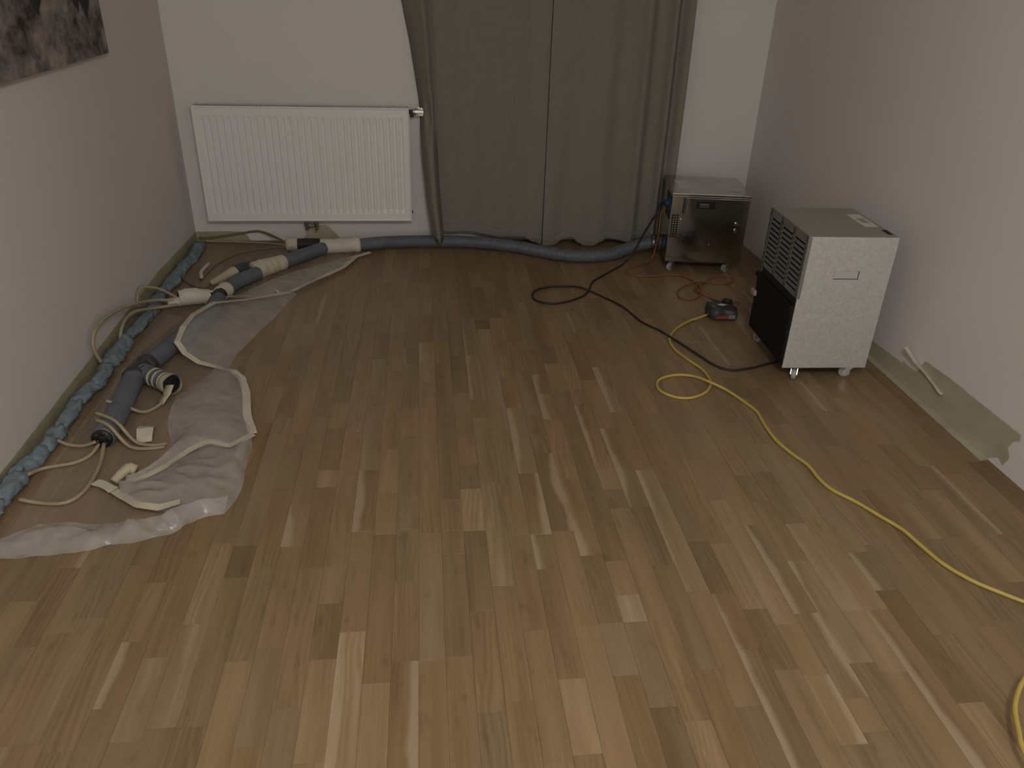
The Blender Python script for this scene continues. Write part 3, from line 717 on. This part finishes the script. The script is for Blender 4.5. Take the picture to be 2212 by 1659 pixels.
# ------------------------------------------------------------------ blue foam strip
def foam():
    t = thing('foam_strip', 'crumpled light blue foam strip stuffed along the foot of the left wall', 'foam', (-1.29, 3.2, 0))
    ys = [4.53, 4.25, 4.07, 3.82, 3.60, 3.50, 3.23, 2.98, 2.80, 2.67, 2.48, 2.35, 2.20, 2.06, 1.86]
    rr = random.Random(5)
    for a, b in zip(ys, ys[1:]):
        bm = bmesh.new(); n = max(10, int((a - b) / .010)); ring_n = 18; rings = []
        wd = .022 + .010 * rr.random(); hh = .020 + .010 * rr.random(); xc = -1.302 + .016 * rr.random(); sd = rr.random() * 50; sl = rr.uniform(-.012, .012)
        for i in range(n + 1):
            u = i / n; y = a + .004 + (b - a - .008) * u; e = .72 + .28 * (1 - abs(2 * u - 1) ** 6)
            ring = []
            for k in range(ring_n):
                q = 2 * pi * k / ring_n
                kk = 1 + .5 * noise.noise(Vector((cos(q) * 1.1 + sd, y * 13, sin(q) * 1.1))) + .5 * (.3 - abs(noise.noise(Vector((cos(q) * 1.6 + sd, y * 34, sin(q) * 1.6 + 7))))) + .25 * noise.noise(Vector((cos(q) * 4 + sd, y * 90, sin(q) * 4)))
                x = xc + sl * (u - .5) * 2 + wd * e * kk * cos(q); z = .018 + hh * e * kk * sin(q)
                ring.append(bm.verts.new((max(-1.3455, x), y + .016 * noise.noise(Vector((sd, q, u * 9))), max(.0015, z))))
            rings.append(ring)
        for p, q in zip(rings, rings[1:]):
            for k in range(ring_n): bm.faces.new((p[k], p[(k + 1) % ring_n], q[(k + 1) % ring_n], q[k]))
        bm.faces.new(rings[0][::-1]); bm.faces.new(rings[-1]); bmesh.ops.recalc_face_normals(bm, faces=bm.faces[:])
        part('foam_lump', bm, 'foam', t, True, True)
foam()

# ------------------------------------------------------------------ masking tape on the walls
def torn(pts, k=.004, seed=0, cuts=10):
    out = []
    for i, p in enumerate(pts):
        q = Vector(pts[(i + 1) % len(pts)]); p = Vector(p); n = max(1, min(40, int((q - p).length / .012)))
        for j in range(n):
            c = p.lerp(q, j / n); out.append((c, k * noise.noise(Vector((c.x * 60, c.y * 60, c.z * 60 + seed)))))
    return out
def wall_tape(name, bmpts, off, mt, lab, seed=0, k=.003, axis='z'):
    pts = []
    for c, d in torn(bmpts, k, seed):
        pts.append(c + (Vector((0, d * .5, d)) if axis == 'yz' else Vector((d * .5, 0, d))))
    pts = [Vector((p.x, p.y, max(.0008, p.z))) for p in pts]
    return solo(name, slab(bmesh.new(), pts, off), mt, lab, 'tape')
x = XL + .0002
wall_tape('wall_tape', [(x, 4.644, .001), (x, 4.644, .057), (x, 3.93, .080), (x, 2.996, .060), (x, 2.193, .043), (x, 1.5, .036), (x, 1.5, .001)], (.0012, 0, 0), 'tapewall', 'long olive masking tape band along the foot of the left wall', 1, .003, 'yz')
y = YB - .0002
wall_tape('wall_tape', [(-1.344, y, .001), (-1.344, y, .055), (-1.20, y, .058), (-1.088, y, .056), (-1.055, y, .030), (-1.04, y, .001)], (0, -.0012, 0), 'tapewall', 'short olive tape patch on the back wall in the left corner', 2)
wall_tape('wall_tape', [(-.735, y, .001), (-.68, y, .085), (-.60, y, .096), (-.565, y, .075), (-.505, y, .001)], (0, -.0012, 0), 'tapecream', 'torn tape patch on the back wall below the radiator pipes', 3, .005)
x = XR - .0002
t = thing('wall_tape', 'wide overlapping masking tape strips at the foot of the right wall', 'tape', (x - .01, 2.5, 0))
def rtape(name, pts, off, seed, k, mt='tapewall'):
    P = [c + Vector((0, d, d)) for c, d in torn(pts, k, seed)]; P = [Vector((p.x, p.y, max(.0006, p.z))) for p in P]
    part(name, slab(bmesh.new(), P, off), mt, t, world=True)
rtape('tape_strip', [(x, 3.55, .001), (x, 3.55, .066), (x, 2.95, .071), (x, 2.731, .080), (x, 2.60, .085), (x, 2.60, .001)], (-.0010, 0, 0), 4, .002, 'tapefoot')
rtape('tape_strip', [(x - .0011, 2.74, .001), (x - .0011, 2.724, .088), (x - .0011, 2.40, .094), (x - .0011, 2.10, .085), (x - .0011, 2.058, .066), (x - .0011, 2.075, .045), (x - .0011, 2.11, .020), (x - .0011, 2.13, .001)], (-.0010, 0, 0), 5, .004, 'tapefoot')
rtape('tape_strip', [(x - .0022, 2.63, .082), (x - .0022, 2.597, .157), (x - .0022, 2.42, .164), (x - .0022, 2.03, .161), (x - .0022, 2.026, .140), (x - .0022, 2.05, .125), (x - .0022, 2.062, .09), (x - .0022, 2.04, .066), (x - .0022, 2.056, .022), (x - .0022, 2.10, .05), (x - .0022, 2.4, .072)], (-.0010, 0, 0), 6, .004, 'tapefoot')
P = [Vector((c.x + d, c.y, 0.0006)) for c, d in torn([(XR - .001, 3.4, 0), (XR - .001, 2.125, 0), (XR - .036, 2.12, 0), (XR - .030, 2.727, 0), (XR - .026, 3.4, 0)], .004, 9)]
P = [Vector((min(XR - .0005, p.x), p.y, p.z)) for p in P]
part('floor_flap', slab(bmesh.new(), P, (0, 0, .001)), 'tapefoot', t, world=True)
bm = ribbon(bmesh.new(), [(XR - .006, 2.44, .090), (XR - .010, 2.56, .118), (XR - .016, 2.63, .132), (XR - .026, 2.675, .158), (XR - .034, 2.692, .172)], .020, .001, .008, .4, .3, 8)
part('loose_curl', bm, 'tapewhite', t, world=True, label='pale loose curl of tape')

# ------------------------------------------------------------------ plastic film
def sheets():
    t = thing('plastic_film', 'translucent plastic film with taped edge spread under the hoses by the left wall', 'plastic sheet', (-.95, 2.9, 0))
    ins = [(-1.255, 4.60, .003), (-1.245, 4.2, .003), (-1.245, 3.598, .003), (-1.240, 2.963, .003), (-1.240, 2.579, .003), (-1.238, 2.216, .003), (-1.238, 1.991, .003), (-1.25, 1.84, .003)]
    outs = [(-.42, 4.56, .003), (-.36, 4.375, .003), (-.545, 4.015, .003), (-.720, 3.456, .003), (-.815, 2.963, .003), (-.712, 2.705, .003), (-.610, 2.20, .003), (-.625, 2.06, .003), (-.755, 1.924, .003), (-.960, 1.845, .003), (-1.196, 1.82, .003), (-1.235, 1.81, .003)]
    P = lambda nm, bm, mt, lab=None: part(nm, bm, mt, t, not nm.startswith('tape_e'), True, lab)
    P('ground_sheet', loft(bmesh.new(), ins, outs, 130, 24, 0, .0028, 10, 1, False, .0012), 'filmbase')
    # far flap lying between the hose and the taped edge
    P('film_flap', loft(bmesh.new(), [(-.345, 4.345, .010), (-.50, 4.235, .020), (-.66, 4.06, .030), (-.79, 3.90, .035), (-.905, 3.73, .030), (-.99, 3.62, .03)],
        [(-.321, 4.384, .008), (-.395, 4.305, .008), (-.456, 4.116, .010), (-.582, 3.923, .012), (-.678, 3.770, .012), (-.80, 3.68, .02), (-.96, 3.60, .06)], 70, 14, .010, .006, 7, 3), 'film')
    a2t = [(-.677, 3.763, .015), (-.846, 3.597, .045), (-.965, 3.421, .100), (-1.004, 3.226, .125), (-1.013, 3.104, .125), (-1.018, 3.010, .100), (-.987, 2.983, .060), (-.930, 2.957, .030), (-.856, 2.941, .015), (-.793, 2.915, .010)]
    a2f = [(-.654, 3.754, .006), (-.688, 3.605, .006), (-.718, 3.450, .006), (-.751, 3.336, .006), (-.779, 3.209, .006), (-.801, 3.121, .006), (-.811, 3.055, .006), (-.815, 2.999, .006), (-.815, 2.957, .006), (-.795, 2.923, .006)]
    P('film_flap', loft(bmesh.new(), a2t, a2f, 80, 22, .006, .006, 5, 7), 'film')
    bl = [(-.881, 2.852, .020), (-.918, 2.758, .030), (-.935, 2.668, .040), (-.936, 2.565, .040), (-.920, 2.464, .030), (-.887, 2.369, .020), (-.889, 2.275, .020), (-.913, 2.203, .015), (-.950, 2.151, .012)]
    bt = [(-.792, 2.911, .012), (-.744, 2.849, .012), (-.704, 2.732, .012), (-.666, 2.548, .012), (-.621, 2.418, .014)]
    bt2 = [(-.620, 2.414, .014), (-.682, 2.334, .020), (-.747, 2.345, .030), (-.784, 2.327, .030), (-.828, 2.280, .022), (-.864, 2.217, .020), (-.927, 2.160, .014), (-.967, 2.154, .014)]
    P('film_flap', loft(bmesh.new(), bl, bt + bt2[1:], 110, 26, .034, .009, 6, 11), 'film')
    P('film_flap', loft(bmesh.new(), [(-.980, 2.150, .014)] + bt2[::-1][1:], [(-.96, 2.085, .012), (-.915, 2.030, .012), (-.817, 1.990, .015), (-.750, 2.010, .015), (-.70, 1.99, .012), (-.629, 1.975, .010), (-.598, 2.092, .010), (-.607, 2.20, .010), (-.608, 2.33, .010)], 110, 34, .026, .020, 8, 15), 'film')
    dt = [(-1.236, 1.855, .008), (-1.215, 1.893, .010), (-1.171, 1.937, .010), (-1.090, 1.959, .010), (-.996, 1.948, .010), (-.905, 1.949, .010), (-.832, 1.970, .010), (-.747, 2.001, .010), (-.686, 2.032, .010), (-.622, 2.059, .010)]
    db = [(-1.236, 1.805, .004), (-1.196, 1.815, .004), (-1.123, 1.816, .004), (-1.041, 1.825, .004), (-.970, 1.834, .004), (-.915, 1.854, .004), (-.842, 1.866, .004), (-.761, 1.898, .004), (-.698, 1.963, .004), (-.628, 1.981, .004)]
    P('film_roll', loft(bmesh.new(), dt, db, 150, 36, .032, .022, 10, 21, ax=.55, ay=3.2), 'film')
    P('film_roll', loft(bmesh.new(), [(p[0], p[1] - .012, p[2] + .001) for p in dt], [(p[0], p[1] + .014, p[2] + .001) for p in db], 120, 30, .022, .016, 12, 27, ax=.6, ay=3.), 'filmbase')
    # strip of film standing up against the foam
    P('film_edge', loft(bmesh.new(), [(-1.235, 3.50, .012), (-1.236, 3.2, .014), (-1.236, 2.9, .014), (-1.22, 2.65, .014), (-1.20, 2.42, .012)], [(-1.12, 3.46, .012), (-1.165, 3.2, .030), (-1.190, 2.9, .045), (-1.165, 2.65, .045), (-1.14, 2.44, .05)], 70, 10, .012, .008, 12, 31), 'filmbase')
    # taped edge
    P('tape_edge', ribbon(bmesh.new(), [(-.321, 4.384, .012), (-.395, 4.305, .013), (-.456, 4.116, .016), (-.582, 3.923, .018), (-.678, 3.770, .020)], .026, seed=1), 'tape')
    P('tape_edge', ribbon(bmesh.new(), [(p[0], p[1], p[2] + .004) for p in a2t], .025, seed=2), 'tape')
    P('tape_edge', ribbon(bmesh.new(), [(p[0], p[1], p[2] + .004) for p in bt], .030, seed=3), 'tapewhite')
    P('tape_edge', ribbon(bmesh.new(), [(p[0], p[1], p[2] + .004) for p in bt2], .026, seed=4), 'tape')
    cb = [(-1.058, 2.153, .014), (-.999, 2.117, .016), (-.935, 2.056, .022), (-.884, 2.013, .026), (-.817, 1.990, .030), (-.760, 2.008, .036)]
    P('tape_edge', ribbon(bmesh.new(), cb, .026, seed=5), 'tape')
    P('tape_end', ribbon(bmesh.new(), [(-1.062, 2.156, .016), (-1.03, 2.138, .02), (-.985, 2.10, .022)], .034, .0012, .008, .3, .3, 6), 'tapewhite')
    bm = TB([(-1.000, 2.150, .018), (-.985, 2.175, .03), (-.965, 2.198, .036), (-.945, 2.196, .03)], .015, .006, 10, lambda s, u: .9 + .3 * u, jit=.2)
    P('tape_knot', bm, 'tapecream', 'crumpled knot of tape')
sheets()
bm = ribbon(bmesh.new(), [(-.985, 2.400, .006), (-.985, 2.415, .022), (-.992, 2.452, .032), (-1.000, 2.49, .016), (-1.003, 2.508, .006)], .055, .001, .004, .2, .1, 2)
solo('tape_scrap', bm, 'tapewhite', 'white folded scrap of tape standing on the film', 'tape')
bm = ribbon(bmesh.new(), [(-.752, 3.757, .030), (-.742, 3.742, .034), (-.730, 3.718, .028)], .014, .001, .004, .4, .5, 2)
solo('tape_scrap', bm, 'tapewhite', 'tiny white tape scrap on the far film flap', 'tape')

# ------------------------------------------------------------------ cables and socket block
def cable(name, pts, r, mt, lab, step=.01):
    return solo(name, TB(pts, r, step, 10), mt, lab, 'cable', True)
plug = onB(-.242, -.130, .368)
cable('power_cable', [plug, onB(-.262, -.14, .366), (1.243, 4.06, .335), (1.205, 4.10, .225), (1.165, 4.14, .10), (1.105, 4.125, .025), (1.03, 4.07, .006), (.952, 3.978, .006), (.882, 3.889, .006), (.835, 3.761, .006), (.781, 3.680, .006), (.687, 3.615, .006), (.613, 3.599, .006), (.548, 3.638, .006), (.533, 3.701, .006), (.559, 3.777, .006), (.622, 3.821, .006), (.710, 3.832, .006), (.799, 3.785, .017), (.891, 3.683, .007), (.968, 3.546, .006), (1.016, 3.361, .006), (1.075, 3.245, .010), (1.122, 3.105, .016), (1.181, 2.986, .006), (1.221, 2.886, .006), (1.276, 2.840, .006), (1.363, 2.853, .006), (1.462, 2.892, .006), (1.60, 2.95, .006)], .0052, 'blackcable', 'black power cable looping from the steel blower to under the dehumidifier')
cable('power_cable', [onB(-.214, -.03, .30), onB(-.235, -.03, .285), (1.312, 4.20, .20), (1.312, 4.225, .09), (1.298, 4.225, .025), (1.262, 4.195, .006), (1.137, 4.102, .005), (1.104, 4.043, .005), (1.135, 3.983, .005), (1.264, 3.980, .005), (1.360, 3.992, .005), (1.417, 3.962, .005), (1.442, 3.876, .006), (1.441, 3.778, .012), (1.415, 3.728, .007), (1.406, 3.766, .015), (1.489, 3.861, .006), (1.569, 3.944, .005), (1.655, 3.963, .005), (1.677, 3.912, .005), (1.615, 3.850, .005), (1.528, 3.860, .006), (1.444, 3.847, .018), (1.374, 3.823, .006), (1.308, 3.744, .005), (1.300, 3.660, .005), (1.353, 3.633, .005), (1.420, 3.695, .008), (1.443, 3.805, .024), (1.413, 3.767, .026), (1.414, 3.695, .020), (1.467, 3.642, .006), (1.542, 3.600, .006), (1.578, 3.570, .012), (1.545, 3.50, .030)], .0042, 'orange', 'orange power cable knotted on the floor in front of the steel blower')
cable('extension_cable', [(1.352, 3.400, .020), (1.30, 3.380, .010), (1.256, 3.360, .0065), (1.177, 3.287, .0065), (1.121, 3.211, .0065), (1.091, 3.131, .0065), (1.092, 3.040, .0065), (1.123, 2.932, .0065), (1.150, 2.857, .0065), (1.155, 2.780, .0065), (1.144, 2.720, .0065), (1.103, 2.655, .0065), (1.043, 2.616, .0065), (.985, 2.612, .0065), (.938, 2.644, .0065), (.917, 2.692, .0065), (.929, 2.750, .0065), (.969, 2.789, .0065), (1.034, 2.807, .0065), (1.095, 2.779, .012), (1.140, 2.711, .019), (1.191, 2.655, .011), (1.232, 2.562, .0065), (1.251, 2.489, .0065), (1.244, 2.403, .0065), (1.243, 2.289, .0065), (1.264, 2.197, .0065), (1.290, 2.123, .0065), (1.293, 2.040, .0065), (1.310, 1.974, .0065), (1.356, 1.908, .0065), (1.395, 1.833, .0065), (1.431, 1.762, .0065), (1.446, 1.686, .0065), (1.467, 1.602, .0065), (1.507, 1.532, .0065), (1.556, 1.482, .0065), (1.600, 1.443, .0065), (1.66, 1.405, .0065), (1.735, 1.345, .008), (1.76, 1.25, .02), (1.70, 1.19, .035), (1.60, 1.185, .045), (1.50, 1.195, .05), (1.413, 1.180, .05), (1.365, 1.150, .05), (1.324, 1.113, .05), (1.295, 1.078, .05), (1.269, 1.031, .05), (1.244, .976, .05), (1.25, .90, .04), (1.32, .84, .02), (1.42, .83, .008), (1.55, .86, .0065)], .0058, 'yellow', 'long yellow extension cable snaking across the parquet to the right edge')
def socket_block():
    t = thing('socket_block', 'dark four-lobed rubber socket block on the floor by the dehumidifier', 'socket', (1.434, 3.43, 0), radians(-4))
    bm = bmesh.new(); n = 64; rings = []
    for z, sc in ((.004, .93), (.010, 1.), (.040, 1.), (.050, .95), (.055, .84), (.056, .5)):
        ring = []
        for k in range(n):
            a = 2 * pi * k / n; r = (.0735 + .0125 * cos(4 * (a - pi / 4))) * sc
            ring.append(bm.verts.new((r * cos(a) * .98, r * sin(a) * 1.02, z)))
        rings.append(ring)
    for p, q in zip(rings, rings[1:]):
        for k in range(n): bm.faces.new((p[k], p[(k + 1) % n], q[(k + 1) % n], q[k]))
    bm.faces.new(rings[0][::-1]); bm.faces.new(rings[-1])
    part('housing', bm, 'hosedark', t, True)
    for a, col in ((pi / 4, 'black'), (3 * pi / 4, 'hosedark'), (5 * pi / 4, 'hosedark'), (-pi / 4, 'black')):
        c = Vector((.048 * cos(a), .050 * sin(a), .05)); bm = cyl(bmesh.new(), c, c + Vector((0, 0, .010)), .030, .027, n=26)
        if a == pi / 4: cyl(bm, c + Vector((0, 0, .008)), c + Vector((.003, .004, .024)), .026, .021, n=22)
        part('socket_lid', bm, col, t, True)
    bm = slab(bmesh.new(), [(-.024, .004, .0565), (0, -.010, .0565), (.024, .004, .0565), (0, .018, .0565)], (0, 0, .0012)); part('badge', bm, 'diamond', t)
    part('red_band', B(-.046, .012, -.0765, -.058, .012, .030, bev=.003), 'red', t)
    part('grey_band', B(.014, .050, -.0775, -.055, .014, .034, bev=.003), 'ventgrey', t)
    part('cable_gland', cyl(bmesh.new(), (-.085, -.030, .020), (-.055, -.024, .022), .011, .014, n=16), 'black', t, True)
socket_block()
